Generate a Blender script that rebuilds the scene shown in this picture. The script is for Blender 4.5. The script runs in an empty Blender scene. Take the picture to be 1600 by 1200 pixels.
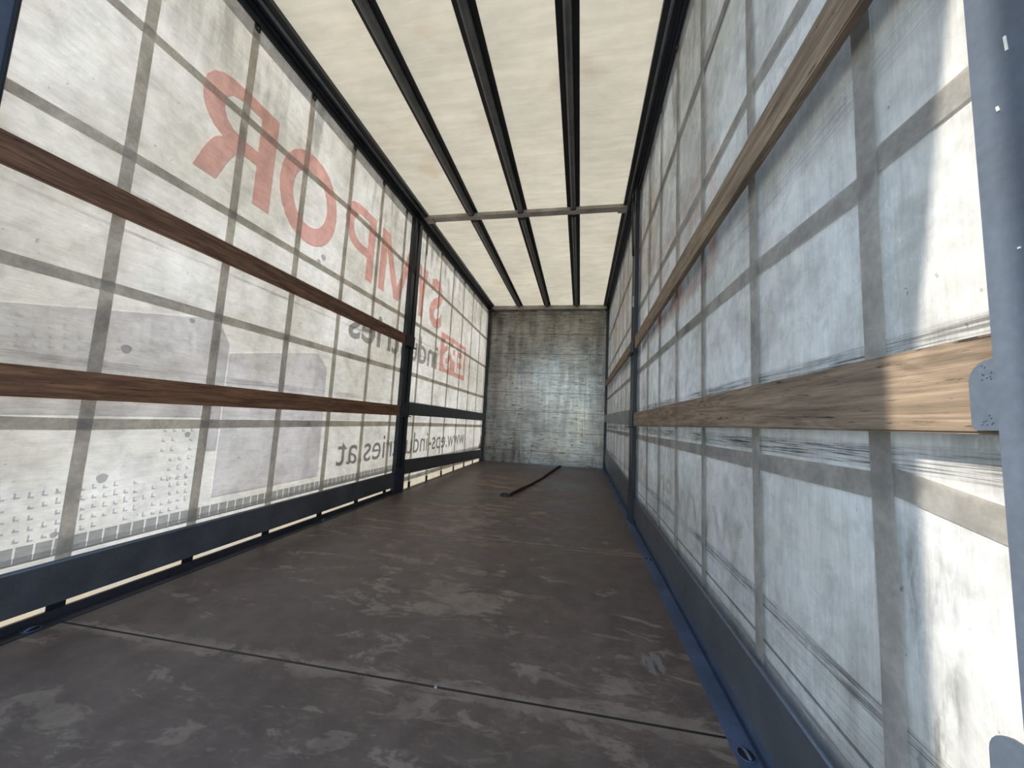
import bpy, bmesh, math, random
from mathutils import Vector, Matrix
random.seed(7)
scene = bpy.context.scene
C = scene.collection

# ------------------------------------------------------------------ camera
CAM_Z = 0.8471
F_PX, YAW, PITCH, ROLL = 566.15, 0.190, 0.0994, 0.0501
cy, sy = math.cos(YAW), math.sin(YAW)
cp, sp = math.cos(PITCH), math.sin(PITCH)
fw = Vector((-sy * cp, cy * cp, sp))
r0 = Vector((cy, sy, 0))
u0 = r0.cross(fw)
cr, sr = math.cos(ROLL), math.sin(ROLL)
rt = cr * r0 + sr * u0
up = -sr * r0 + cr * u0
cam = bpy.data.cameras.new('camera')
cam.sensor_fit = 'HORIZONTAL'
cam.sensor_width = 36.0
cam.lens = F_PX / 1600.0 * 36.0
cam.clip_start = 0.02
cam.clip_end = 500
cam_o = bpy.data.objects.new('camera', cam)
C.objects.link(cam_o)
m = Matrix((rt, up, -fw)).transposed().to_4x4()
m.translation = Vector((0, 0, CAM_Z))
cam_o.matrix_world = m
scene.camera = cam_o

# ------------------------------------------------------------------ light
SUN_DIR = Vector((1.0, 0.585, -0.68)).normalized()        # the way the sunlight travels
w = bpy.data.worlds.new('sky')
scene.world = w
w.use_nodes = True
nt = w.node_tree
nt.nodes.clear()
sky = nt.nodes.new('ShaderNodeTexSky')
sky.sky_type = 'NISHITA'
sky.sun_disc = False
sky.sun_elevation = math.asin(-SUN_DIR.z)
sky.sun_rotation = math.atan2(-SUN_DIR.x, -SUN_DIR.y)
sky.air_density = 1.0
sky.dust_density = 0.1
sky.ozone_density = 2.2
bg = nt.nodes.new('ShaderNodeBackground')
bg.inputs['Strength'].default_value = 0.54
wo = nt.nodes.new('ShaderNodeOutputWorld')
nt.links.new(sky.outputs[0], bg.inputs[0])
nt.links.new(bg.outputs[0], wo.inputs[0])

sun = bpy.data.lights.new('sun', 'SUN')
sun.energy = 5.4
sun.color = (1.0, 0.945, 0.855)
sun.angle = math.radians(0.27)
sun_o = bpy.data.objects.new('sun', sun)
C.objects.link(sun_o)
sun_o.rotation_euler = SUN_DIR.to_track_quat('-Z', 'Y').to_euler()
sun_o.location = (-8, -5, 7)

scene.view_settings.view_transform = 'Standard'
scene.view_settings.look = 'None'
scene.view_settings.gamma = 1.0
scene.view_settings.use_curve_mapping = False
scene.view_settings.exposure = 0.07
scene.cycles.max_bounces = 14
scene.cycles.diffuse_bounces = 8
scene.cycles.glossy_bounces = 4
scene.cycles.transmission_bounces = 8
scene.cycles.transparent_max_bounces = 8
scene.cycles.use_denoising = True

# ------------------------------------------------------------------ materials
class NT:
    def __init__(s, name):
        s.m = bpy.data.materials.new(name)
        s.m.use_nodes = True
        s.t = s.m.node_tree
        s.t.nodes.clear()
        s.out = s.t.nodes.new('ShaderNodeOutputMaterial')
        s.pos = s.t.nodes.new('ShaderNodeNewGeometry').outputs['Position']
        sep = s.t.nodes.new('ShaderNodeSeparateXYZ')
        s.link(s.pos, sep.inputs[0])
        s.x, s.y, s.z = sep.outputs[0], sep.outputs[1], sep.outputs[2]
    def link(s, a, b):
        s.t.links.new(a, b)
    def put(s, v, inp):
        if hasattr(v, 'is_linked') or isinstance(v, bpy.types.NodeSocket):
            s.link(v, inp)
        else:
            inp.default_value = v
    def math(s, op, a, b=0.0, c=0.0, clamp=False):
        n = s.t.nodes.new('ShaderNodeMath')
        n.operation = op
        n.use_clamp = clamp
        for i, v in enumerate((a, b, c)):
            s.put(v, n.inputs[i])
        return n.outputs[0]
    def noise(s, scale, detail=6, rough=0.55, stretch=(1, 1, 1), dist=0.0, off=(0, 0, 0)):
        mp = s.t.nodes.new('ShaderNodeMapping')
        mp.inputs['Scale'].default_value = stretch
        mp.inputs['Location'].default_value = off
        s.link(s.pos, mp.inputs[0])
        n = s.t.nodes.new('ShaderNodeTexNoise')
        n.inputs['Scale'].default_value = scale
        n.inputs['Detail'].default_value = detail
        n.inputs['Roughness'].default_value = rough
        n.inputs['Distortion'].default_value = dist
        s.link(mp.outputs[0], n.inputs['Vector'])
        return n.outputs['Fac']
    def remap(s, v, a, b, lo=0.0, hi=1.0, smooth=True):
        n = s.t.nodes.new('ShaderNodeMapRange')
        n.interpolation_type = 'SMOOTHSTEP' if smooth else 'LINEAR'
        s.put(v, n.inputs[0])
        for i, q in enumerate((a, b, lo, hi)):
            n.inputs[1 + i].default_value = q
        return n.outputs[0]
    def mix(s, f, a, b, mode='MIX'):
        n = s.t.nodes.new('ShaderNodeMix')
        n.data_type = 'RGBA'
        n.blend_type = mode
        s.put(f, n.inputs[0])
        for v, i in ((a, 6), (b, 7)):
            if isinstance(v, tuple):
                n.inputs[i].default_value = (*v, 1) if len(v) == 3 else v
            else:
                s.link(v, n.inputs[i])
        return n.outputs[2]
    def band(s, coord, c, hw, soft=0.5):
        """1 inside |coord-c| < hw, fading to the edge"""
        d = s.math('ABSOLUTE', s.math('SUBTRACT', coord, c))
        return s.remap(d, hw * (1 - soft), hw, 1.0, 0.0)
    def bump(s, h, strength, dist=0.01):
        n = s.t.nodes.new('ShaderNodeBump')
        n.inputs['Strength'].default_value = strength
        n.inputs['Distance'].default_value = dist
        s.link(h, n.inputs['Height'])
        return n.outputs[0]
    def principled(s, color, rough=0.5, metal=0.0, normal=None, spec=0.5):
        p = s.t.nodes.new('ShaderNodeBsdfPrincipled')
        for v, k in ((color, 'Base Color'), (rough, 'Roughness'), (metal, 'Metallic'), (spec, 'Specular IOR Level')):
            if isinstance(v, tuple):
                p.inputs[k].default_value = (*v, 1)
            else:
                s.put(v, p.inputs[k])
        if normal is not None:
            s.link(normal, p.inputs['Normal'])
        s.link(p.outputs[0], s.out.inputs[0])
        return s.m
    def fabric(s, refl, trans, mixf=0.5, normal=None):
        d = s.t.nodes.new('ShaderNodeBsdfDiffuse')
        t = s.t.nodes.new('ShaderNodeBsdfTranslucent')
        for v, n in ((refl, d), (trans, t)):
            if isinstance(v, tuple):
                n.inputs[0].default_value = (*v, 1)
            else:
                s.link(v, n.inputs[0])
            if normal is not None:
                s.link(normal, n.inputs['Normal'])
        mx = s.t.nodes.new('ShaderNodeMixShader')
        mx.inputs[0].default_value = mixf
        s.link(d.outputs[0], mx.inputs[1])
        s.link(t.outputs[0], mx.inputs[2])
        s.link(mx.outputs[0], s.out.inputs[0])
        return s.m


def steel(name, col, rough=0.45, var=0.35, metal=0.0):
    n = NT(name)
    a = n.noise(6, 6, 0.6)
    b = n.noise(90, 3, 0.6)
    f = n.math('MULTIPLY', n.remap(a, 0.3, 0.75, 1 - var, 1 + var * 0.4), n.remap(b, 0.3, 0.8, 0.92, 1.1))
    c = n.mix(1.0, col, n.t.nodes.new('ShaderNodeCombineXYZ').outputs[0], 'MULTIPLY')
    cb = [x for x in n.t.nodes if x.type == 'COMBXYZ'][-1]
    for i in range(3):
        n.link(f, cb.inputs[i])
    r = n.remap(a, 0.3, 0.8, rough - 0.08, rough + 0.12)
    return n.principled(c, r, metal, n.bump(b, 0.08, 0.002))


def scale_color(n, col, f):
    cb = n.t.nodes.new('ShaderNodeCombineXYZ')
    for i in range(3):
        n.link(f, cb.inputs[i])
    return n.mix(1.0, col, cb.outputs[0], 'MULTIPLY')


def tarp(name, refl, trans, left, through):
    n = NT(name)
    big = n.noise(1.3, 8, 0.6, off=(3, 1, 0))
    mid = n.noise(5.5, 8, 0.65, off=(0, 4, 2))
    st = (1, 1.0, 9) if left else (1, 9, 0.8)
    streak = n.noise(4.5, 5, 0.6, stretch=st)
    st2 = (1, 3, 40) if left else (1, 45, 2.5)
    scr = n.noise(4.0, 3, 0.5, stretch=st2, dist=0.4)
    f = n.remap(big, 0.3, 0.72, 0.80, 1.05)
    f = n.math('MULTIPLY', f, n.remap(mid, 0.28, 0.62, 0.82 if left else 0.76, 1.03))
    f = n.math('MULTIPLY', f, n.remap(streak, 0.3, 0.62, 0.93, 1.01))
    blot = n.noise(13, 6, 0.7, off=(6, 2, 4), dist=0.5)
    f = n.math('MULTIPLY', f, n.remap(blot, 0.30, 0.62, 0.87 if left else 0.82, 1.03))
    f = n.math('MULTIPLY', f, n.remap(scr, 0.34, 0.66, 0.955, 1.035))
    # bright thin scratches
    s2 = n.noise(7.0, 2, 0.5, stretch=(1, 1.6, 9) if left else (1, 7, 1.3), dist=1.2, off=(9, 9, 9))
    line = n.remap(n.math('ABSOLUTE', n.math('SUBTRACT', s2, 0.5)), 0.0, 0.012, 1.0, 0.0)
    gate = n.remap(n.noise(2.2, 3, 0.5, off=(5, 7, 1)), 0.45, 0.58)
    f = n.math('ADD', f, n.math('MULTIPLY', n.math('MULTIPLY', line, gate), 0.16))
    # small dark specks
    sp = n.noise(38, 3, 0.6, off=(2, 2, 8))
    f = n.math('MULTIPLY', f, n.remap(sp, 0.69, 0.76, 1.0, 0.55))
    # dirty drips coming down from the roof rail
    drip = n.noise(3.2, 6, 0.6, stretch=(1, 2.4, 0.35), off=(1, 8, 3))
    top = n.remap(n.z, 2.25, 3.1, 0.0, 1.0)
    f = n.math('MULTIPLY', f, n.math('SUBTRACT', 1.0, n.math('MULTIPLY', n.math('MULTIPLY', n.remap(drip, 0.48, 0.66), top), 0.42)))
    # rub marks where the planks touch the tarpaulin
    rub = n.noise(6.0, 5, 0.7, stretch=(1, 0.7, 45), off=(0, 2, 5))
    rubf = n.remap(rub, 0.46, 0.60)
    along = n.remap(n.noise(1.1, 2, 0.5, stretch=(1, 1, 0.05), off=(0, 6, 0)), 0.40, 0.56)
    if left:
        bands = [(0.990, 0.022, .50), (1.005, 0.006, .55), (1.592, 0.010, .60), (1.765, 0.012, .50), (0.80, 0.03, .22)]
    else:
        bands = [(0.997, 0.028, .80), (0.815, 0.030, .85), (0.384, 0.026, .75), (1.535, 0.06, .30), (0.31, 0.12, .25), (2.515, 0.05, .75)]
    tot = None
    for zc, hw, k in bands:
        b = n.math('MULTIPLY', n.band(n.z, zc, hw, 0.6), k)
        tot = b if tot is None else n.math('MAXIMUM', tot, b)
    rubbing = n.math('MULTIPLY', tot, n.math('MULTIPLY', n.math('ADD', 0.25, n.math('MULTIPLY', rubf, 0.75)), n.math('ADD', 0.35, n.math('MULTIPLY', along, 0.65))))
    f = n.math('MULTIPLY', f, n.math('SUBTRACT', 1.0, rubbing))
    if not left:
        # thin weld seam low on the sheet, and smeared grime near the floor
        f = n.math('MULTIPLY', f, n.math('SUBTRACT', 1.0, n.math('MULTIPLY', n.band(n.z, 0.280, 0.005, 0.3), 0.6)))
        smear = n.math('MULTIPLY', n.band(n.y, 0.675, 0.06, 0.7), n.remap(n.z, 0.80, 0.60))
        f = n.math('MULTIPLY', f, n.math('SUBTRACT', 1.0, n.math('MULTIPLY', n.math('MULTIPLY', smear, n.remap(n.noise(9, 5, 0.65, stretch=(1, 2.5, 0.6), off=(2, 7, 7)), 0.40, 0.62)), 0.65)))
        base = n.remap(n.z, 0.21, 0.27, 0.5, 0.0)
        f = n.math('MULTIPLY', f, n.math('SUBTRACT', 1.0, base))
        low = n.remap(n.z, 0.2, 0.75, 0.35, 0.0)
        f = n.math('MULTIPLY', f, n.math('SUBTRACT', 1.0, n.math('MULTIPLY', low, n.remap(mid, 0.42, 0.62))))
    if left:
        # yellow-tinted foot of the sheet behind the board
        foot = n.math('MULTIPLY', n.remap(n.z, 0.09, 0.03), n.math('ADD', 0.3, n.math('MULTIPLY', 0.7, n.remap(n.noise(7, 4, 0.6, off=(0, 9, 0)), 0.35, 0.6))))
    tint = n.mix(n.remap(big, 0.35, 0.7), (0.93, 0.90, 0.83), (1.0, 1.0, 1.0))
    rc = n.mix(1.0, scale_color(n, refl, f), tint, 'MULTIPLY')
    tc = scale_color(n, trans, f)
    tc = n.mix(1.0, tc, tint, 'MULTIPLY')
    if left:
        tc = n.mix(foot, tc, (0.52, 0.41, 0.25))
        # the row of dark squares printed along the bottom edge
        fr = n.math('FRACT', n.math('DIVIDE', n.math('ADD', n.y, 10.0), 0.0505))
        sq = n.math('LESS_THAN', n.math('ABSOLUTE', n.math('SUBTRACT', fr, 0.5)), 0.44)
        up_ = n.math('MULTIPLY', sq, n.math('MULTIPLY', n.math('GREATER_THAN', n.z, 0.262), n.math('LESS_THAN', n.z, 0.300)))
        sq2 = n.math('MULTIPLY', n.math('GREATER_THAN', n.z, 0.236), n.math('LESS_THAN', n.z, 0.262))
        sq2 = n.math('MULTIPLY', sq2, n.math('LESS_THAN', n.math('ABSOLUTE', n.math('SUBTRACT', fr, 0.5)), 0.48))
        k = n.math('SUBTRACT', 1.0, n.math('ADD', n.math('MULTIPLY', up_, 0.66), n.math('MULTIPLY', sq2, 0.80)))
        tc = n.mix(1.0, tc, scale_color(n, (1.0, 0.97, 1.0), k), 'MULTIPLY')
    hgt = n.math('ADD', n.math('MULTIPLY', n.noise(2.6, 4, 0.55, dist=0.6), 1.0), n.math('MULTIPLY', n.noise(30, 4, 0.6), 0.12))
    return n.fabric(rc, tc, through, n.bump(hgt, 0.28, 0.05))


def webbing(name, refl, trans):
    n = NT(name)
    a = n.noise(7, 6, 0.65)
    b = n.noise(60, 3, 0.6)
    blot = n.noise(3.0, 3, 0.5, off=(4, 4, 4))
    f = n.math('MULTIPLY', n.remap(a, 0.3, 0.7, 0.72, 1.12), n.remap(b, 0.3, 0.7, 0.9, 1.08))
    f = n.math('MULTIPLY', f, n.remap(blot, 0.62, 0.72, 1.0, 0.7))
    return n.fabric(scale_color(n, refl, f), scale_color(n, trans, f), 0.5, n.bump(b, 0.25, 0.003))


def film(name, trans, refl=None):
    n = NT(name)
    f = n.remap(n.noise(9, 6, 0.65), 0.3, 0.7, 0.93, 1.04)
    return n.fabric(scale_color(n, refl or trans, f), scale_color(n, trans, f), 0.85)


def wood(name, dark, light, crack=0.5):
    n = NT(name)
    g = n.noise(3.0, 8, 0.65, stretch=(14, 1.0, 16), dist=0.5)
    g2 = n.noise(10.0, 4, 0.6, stretch=(20, 0.7, 26), off=(3, 0, 1))
    ring = n.math('SINE', n.math('MULTIPLY', n.noise(1.6, 2, 0.5, stretch=(3, 1.0, 9), dist=0.3), 70.0))
    c = n.mix(n.remap(g, 0.3, 0.72), dark, light)
    f = n.math('MULTIPLY', n.remap(ring, -1, 1, 0.86, 1.08), n.remap(g2, 0.3, 0.7, 0.82, 1.12))
    crk = n.noise(3.5, 7, 0.75, stretch=(10, 2.6, 34), off=(7, 2, 0), dist=0.9)
    f = n.math('MULTIPLY', f, n.math('SUBTRACT', 1.0, n.math('MULTIPLY', n.remap(crk, 0.58, 0.63), crack)))
    kn = n.noise(2.2, 2, 0.4, stretch=(2, 1.4, 3.5), off=(2, 3, 9))
    f = n.math('MULTIPLY', f, n.remap(kn, 0.72, 0.77, 1.0, 0.35))
    return n.principled(scale_color(n, c, f), 0.62, 0.0, n.bump(n.math('SUBTRACT', g2, n.math('MULTIPLY', n.remap(crk, 0.58, 0.63), 0.8)), 0.3, 0.003), 0.35)


M = {}
M['tarp_left'] = tarp('tarp_left', (0.70, 0.67, 0.61), (0.525, 0.485, 0.405), True, 0.5)
M['tarp_right'] = tarp('tarp_right', (0.86, 0.855, 0.84), (0.62, 0.60, 0.56), False, 0.15)
M['webbing'] = webbing('webbing', (0.50, 0.485, 0.46), (0.66, 0.59, 0.49))
M['hem'] = webbing('hem', (0.40, 0.40, 0.40), (0.75, 0.74, 0.74))
M['red_film'] = film('red_film', (0.95, 0.50, 0.46))
M['grey_film'] = film('grey_film', (0.40, 0.38, 0.38))
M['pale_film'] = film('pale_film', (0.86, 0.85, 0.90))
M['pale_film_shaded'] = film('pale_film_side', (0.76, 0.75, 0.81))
M['tick_film'] = film('tick_film', (0.85, 0.85, 0.86))
M['dark_film'] = film('dark_film', (0.24, 0.225, 0.215))
M['stain_film'] = film('stain_film', (0.62, 0.62, 0.63))
M['black_steel'] = steel('black_steel', (0.016, 0.019, 0.028), 0.42)
M['roof_steel'] = steel('roof_steel', (0.020, 0.021, 0.024), 0.5)
M['ridge_steel'] = steel('ridge_steel', (0.13, 0.13, 0.125), 0.4)
M['bow_alu'] = steel('bow_alu', (0.46, 0.42, 0.38), 0.45)
M['blue_steel'] = steel('blue_steel', (0.110, 0.132, 0.165), 0.5, 0.12)
M['rail_steel'] = steel('rail_steel', (0.085, 0.115, 0.175), 0.42, 0.3)
M['dark_rail'] = steel('dark_rail', (0.035, 0.035, 0.040), 0.5, 0.3)
M['board_alu'] = steel('board_alu', (0.13, 0.145, 0.165), 0.38, 0.2, 0.4)
M['board_dark'] = steel('board_dark', (0.105, 0.105, 0.112), 0.42, 0.3, 0.2)
M['foot'] = steel('foot', (0.022, 0.026, 0.055), 0.45)
M['fleck'] = steel('fleck', (0.85, 0.86, 0.68), 0.6, 0.1)
M['zinc'] = steel('zinc', (0.30, 0.30, 0.30), 0.4, 0.3, 0.6)
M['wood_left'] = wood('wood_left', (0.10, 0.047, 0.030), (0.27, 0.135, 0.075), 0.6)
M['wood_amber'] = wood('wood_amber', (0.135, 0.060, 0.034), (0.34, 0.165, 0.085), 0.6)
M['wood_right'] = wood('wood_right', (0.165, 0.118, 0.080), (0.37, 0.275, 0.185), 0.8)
M['strap_brown'] = steel('strap_brown', (0.045, 0.020, 0.016), 0.8, 0.4)
M['ground'] = steel('ground', (0.26, 0.25, 0.235), 0.9, 0.3)
M['blocker_grey'] = steel('blocker_grey', (0.30, 0.30, 0.30), 0.9, 0.3)  # grey for the unseen slabs added to block the sun
M['weather_strip'] = steel('weather_strip', (0.01, 0.01, 0.012), 0.7)
M['rust'] = webbing('rust', (0.30, 0.14, 0.07), (0.8, 0.45, 0.2))


def roof_mat():
    n = NT('roof_tarp')
    a = n.noise(0.9, 6, 0.6)
    b = n.noise(4.0, 7, 0.6, stretch=(1, 2.2, 1))
    wv = n.noise(2.2, 3, 0.5, stretch=(0.9, 9, 1), dist=0.8)
    f = n.math('MULTIPLY', n.remap(a, 0.3, 0.7, 0.90, 1.03), n.remap(b, 0.3, 0.7, 0.92, 1.04))
    f = n.math('MULTIPLY', f, n.remap(wv, 0.3, 0.7, 0.955, 1.03))
    stain = n.noise(1.7, 5, 0.6, off=(2, 8, 1))
    c = n.mix(n.remap(stain, 0.55, 0.72), (0.66, 0.50, 0.30), (0.60, 0.42, 0.235))
    return n.fabric(scale_color(n, (0.74, 0.66, 0.52), f), scale_color(n, c, f), 0.55, n.bump(wv, 0.12, 0.03))


def floor_mat():
    n = NT('plywood_floor')
    a = n.noise(1.1, 7, 0.6)
    b = n.noise(9, 6, 0.65, stretch=(1, 1.0, 1))
    base = n.mix(n.remap(a, 0.32, 0.68), (0.104, 0.076, 0.061), (0.142, 0.102, 0.079))
    f = n.remap(b, 0.3, 0.7, 0.82, 1.18)
    base = scale_color(n, base, f)
    def spot(cx, cy_, rx, ry):
        dx = n.math('DIVIDE', n.math('SUBTRACT', n.x, cx), rx)
        dy = n.math('DIVIDE', n.math('SUBTRACT', n.y, cy_), ry)
        return n.remap(n.math('ADD', n.math('MULTIPLY', dx, dx), n.math('MULTIPLY', dy, dy)), 0.0, 1.0, 0.085, 0.0)
    # pale scuffs, mostly running across the bed
    sc = n.noise(3.4, 8, 0.62, stretch=(0.9, 2.6, 1), dist=0.9)
    gate = n.noise(0.75, 3, 0.5, off=(3.3, 1.2, 0))
    mk = n.math('MULTIPLY', n.remap(sc, 0.58, 0.62), n.remap(gate, 0.48, 0.62))
    worn = n.noise(4.2, 9, 0.68, stretch=(0.8, 1.8, 1), dist=0.6, off=(7, 3, 0))
    add = n.math('ADD', n.math('ADD', spot(-0.85, 3.15, 0.75, 0.75), spot(-0.75, 1.75, 0.55, 0.55)), n.math('ADD', spot(0.12, 1.35, 0.45, 0.35), spot(-0.95, 5.0, 0.7, 1.4)))
    mk = n.math('MAXIMUM', mk, n.remap(n.math('ADD', worn, add), 0.578, 0.622))
    ln = n.noise(2.6, 3, 0.5, stretch=(1.2, 3.0, 1), dist=1.6, off=(1, 5, 0))
    lines = n.remap(n.math('ABSOLUTE', n.math('SUBTRACT', ln, 0.5)), 0.0, 0.006, 1.0, 0.0)
    lines = n.math('MULTIPLY', lines, n.remap(n.noise(1.9, 3, 0.5, off=(8, 1, 0)), 0.5, 0.62))
    fine = n.noise(20, 5, 0.7, stretch=(0.7, 1.8, 1), dist=1.0)
    # the area nearest the doors is rubbed paler
    near = n.remap(n.math('ADD', n.y, n.math('MULTIPLY', n.x, -0.55)), 0.9, 2.2, 1.0, 0.0)
    rub = n.math('MULTIPLY', n.math('MULTIPLY', n.remap(fine, 0.50, 0.66), near), 0.55)
    mk = n.math('MAXIMUM', n.math('MAXIMUM', mk, n.math('MULTIPLY', lines, 0.8)), rub)
    # sheet joints: a dark gap and worn edges
    seams = None
    wear = None
    wob = n.math('MULTIPLY', n.math('SUBTRACT', n.noise(6, 4, 0.6), 0.5), 0.02)
    edge = n.noise(9, 8, 0.7, stretch=(0.6, 1.2, 1), off=(2, 2, 0))
    for y0, k in ((1.185, 0.030), (2.60, 0.040), (4.03, 0.08), (5.5, 0.05)):
        t = n.math('SUBTRACT', n.y, n.math('MULTIPLY', n.x, k))
        s = n.band(t, y0, 0.0055, 0.4)
        tw = n.math('ADD', t, wob)
        wdt = n.remap(n.math('ABSOLUTE', n.math('SUBTRACT', tw, y0)), 0.010, 0.075, 1.0, 0.0, False)
        wv = n.math('MULTIPLY', n.remap(n.math('ADD', wdt, n.math('MULTIPLY', n.math('SUBTRACT', edge, 0.5), 4.0)), 0.62, 0.72), wdt)
        seams = s if seams is None else n.math('MAXIMUM', seams, s)
        wear = wv if wear is None else n.math('MAXIMUM', wear, wv)
    mk = n.math('MAXIMUM', mk, n.math('MULTIPLY', wear, 1.0))
    col = n.mix(n.math('MULTIPLY', mk, n.remap(b, 0.35, 0.65, 0.5, 0.95), clamp=True), base, (0.275, 0.210, 0.150))
    # round rubbed print on the near right sheet
    rx = n.math('SUBTRACT', n.x, 0.285)
    ry = n.math('MULTIPLY', n.math('SUBTRACT', n.y, 1.48), 0.62)
    rd = n.math('SQRT', n.math('ADD', n.math('MULTIPLY', rx, rx), n.math('MULTIPLY', ry, ry)))
    disc = n.math('MULTIPLY', n.remap(rd, 0.034, 0.046, 1.0, 0.0), n.remap(n.noise(30, 3, 0.6, stretch=(1, 0.25, 1)), 0.42, 0.52))
    col = n.mix(n.math('MULTIPLY', disc, 0.7), col, (0.25, 0.22, 0.20))
    col = n.mix(seams, col, (0.012, 0.011, 0.011))
    rough = n.math('ADD', n.remap(a, 0.3, 0.7, 0.36, 0.50), n.math('MULTIPLY', mk, 0.15))
    h = n.math('SUBTRACT', n.math('MULTIPLY', n.noise(60, 3, 0.6), 0.2), n.math('MULTIPLY', seams, 1.0))
    return n.principled(col, rough, 0.0, n.bump(h, 0.25, 0.003), 0.36)


def bulkhead_mat():
    n = NT('bulkhead_sheet')
    a = n.noise(1.6, 7, 0.65)
    v = n.noise(3.0, 4, 0.55, stretch=(1.8, 1, 0.22))
    hz = n.noise(5.0, 6, 0.65, stretch=(0.8, 1, 7))
    f = n.math('MULTIPLY', n.remap(a, 0.3, 0.7, 0.58, 1.15), n.remap(hz, 0.3, 0.7, 0.70, 1.15))
    f = n.math('MULTIPLY', f, n.remap(v, 0.3, 0.7, 0.75, 1.12))
    seams = None
    for z in (3.06, 2.643, 2.23, 1.834, 1.43, 1.043, 0.648, 0.25):
        s = n.band(n.z, z, 0.006, 0.4)
        seams = s if seams is None else n.math('MAXIMUM', seams, s)
    f = n.math('MULTIPLY', f, n.math('SUBTRACT', 1.0, n.math('MULTIPLY', seams, n.remap(hz, 0.3, 0.6, 0.35, 0.8))))
    dash = n.noise(7.0, 4, 0.6, stretch=(1.0, 1, 7), off=(1, 1, 1))
    f = n.math('MULTIPLY', f, n.remap(dash, 0.60, 0.65, 1.0, 0.35))
    blot = n.noise(9.0, 3, 0.6, stretch=(1, 1, 1.5), off=(5, 3, 2))
    f = n.math('MULTIPLY', f, n.remap(blot, 0.66, 0.70, 1.0, 0.18))
    r = n.math('ADD', n.remap(v, 0.3, 0.7, 0.20, 0.42), n.math('MULTIPLY', n.math('SUBTRACT', a, 0.5), 0.2))
    h = n.math('ADD', n.math('MULTIPLY', v, 1.0), n.math('MULTIPLY', hz, 0.25))
    return n.principled(scale_color(n, (0.35, 0.34, 0.33), f), r, 0.85, n.bump(h, 0.16, 0.03), 0.5)


M['roof'] = roof_mat()
M['floor'] = floor_mat()
M['bulkhead'] = bulkhead_mat()

# ------------------------------------------------------------------ helpers
def box(bm, x0, x1, y0, y1, z0, z1, bev=0.0):
    vs = [bm.verts.new((x, y, z)) for x in (x0, x1) for y in (y0, y1) for z in (z0, z1)]
    q = [(0, 1, 3, 2), (4, 6, 7, 5), (0, 4, 5, 1), (2, 3, 7, 6), (0, 2, 6, 4), (1, 5, 7, 3)]
    fs = [bm.faces.new([vs[i] for i in f]) for f in q]
    if bev > 0:
        es = {e for f in fs for e in f.edges}
        bmesh.ops.bevel(bm, geom=list(es), offset=bev, segments=2, affect='EDGES')
    return vs


def prism(bm, pts, axis, a, b):
    """a polygon extruded along an axis; pts are in the other two axes in order"""
    def P(p, t):
        return {'x': (t, p[0], p[1]), 'y': (p[0], t, p[1]), 'z': (p[0], p[1], t)}[axis]
    v0 = [bm.verts.new(P(p, a)) for p in pts]
    v1 = [bm.verts.new(P(p, b)) for p in pts]
    bm.faces.new(v0)
    bm.faces.new(list(reversed(v1)))
    k = len(pts)
    for i in range(k):
        bm.faces.new((v0[i], v1[i], v1[(i + 1) % k], v0[(i + 1) % k]))


def quad(bm, pts):
    return bm.faces.new([bm.verts.new(p) for p in pts])


def cyl(bm, c, r, h, axis='z', seg=20, r2=None):
    res = bmesh.ops.create_cone(bm, cap_ends=True, segments=seg, radius1=r, radius2=r if r2 is None else r2, depth=h)
    mt = {'z': Matrix.Identity(4), 'x': Matrix.Rotation(math.pi / 2, 4, 'Y'), 'y': Matrix.Rotation(math.pi / 2, 4, 'X')}[axis]
    bmesh.ops.transform(bm, matrix=Matrix.Translation(c) @ mt, verts=res['verts'])


def tube(bm, path, r, seg=10):
    rings = []
    for i, p in enumerate(path):
        p = Vector(p)
        a = Vector(path[max(i - 1, 0)])
        b = Vector(path[min(i + 1, len(path) - 1)])
        d = (b - a).normalized()
        h = Vector((0, 0, 1)) if abs(d.z) < 0.9 else Vector((1, 0, 0))
        s = d.cross(h).normalized()
        t = s.cross(d)
        rings.append([bm.verts.new(p + (s * math.cos(k * 2 * math.pi / seg) + t * math.sin(k * 2 * math.pi / seg)) * r) for k in range(seg)])
    for i in range(len(rings) - 1):
        for k in range(seg):
            bm.faces.new((rings[i][k], rings[i][(k + 1) % seg], rings[i + 1][(k + 1) % seg], rings[i + 1][k]))
    bm.faces.new(list(reversed(rings[0])))
    bm.faces.new(rings[-1])


def world_loc(o):
    v = Vector(o.location)
    while o.parent:
        o = o.parent
        v += Vector(o.location)
    return v


def obj(name, bm, mat, parent=None, origin=None, label=None, cat=None, group=None, kind=None, smooth=False):
    """link a bmesh built in world coordinates as ONE object"""
    bmesh.ops.recalc_face_normals(bm, faces=bm.faces)
    base = world_loc(parent) if parent else Vector((0, 0, 0))
    org = Vector(origin) if origin else base
    bmesh.ops.translate(bm, vec=-org, verts=bm.verts)
    me = bpy.data.meshes.new(name)
    bm.to_mesh(me)
    bm.free()
    mats = mat if isinstance(mat, (list, tuple)) else [mat]
    for q in mats:
        me.materials.append(q)
    if smooth:
        for p in me.polygons:
            p.use_smooth = True
    o = bpy.data.objects.new(name, me)
    C.objects.link(o)
    o.parent = parent
    o.location = org - base
    tag(o, label, cat, group, kind)
    return o


def tag(o, label=None, cat=None, group=None, kind=None):
    if label:
        o['label'] = label
    if cat:
        o['category'] = cat
    if group:
        o['group'] = group
    if kind:
        o['kind'] = kind


def thing(name, loc, label, cat, group=None):
    o = bpy.data.objects.new(name, None)
    o.empty_display_size = 0.1
    C.objects.link(o)
    o.location = loc
    tag(o, label, cat, group)
    return o


def bm_box(*a, **k):
    bm = bmesh.new()
    box(bm, *a, **k)
    return bm


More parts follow.
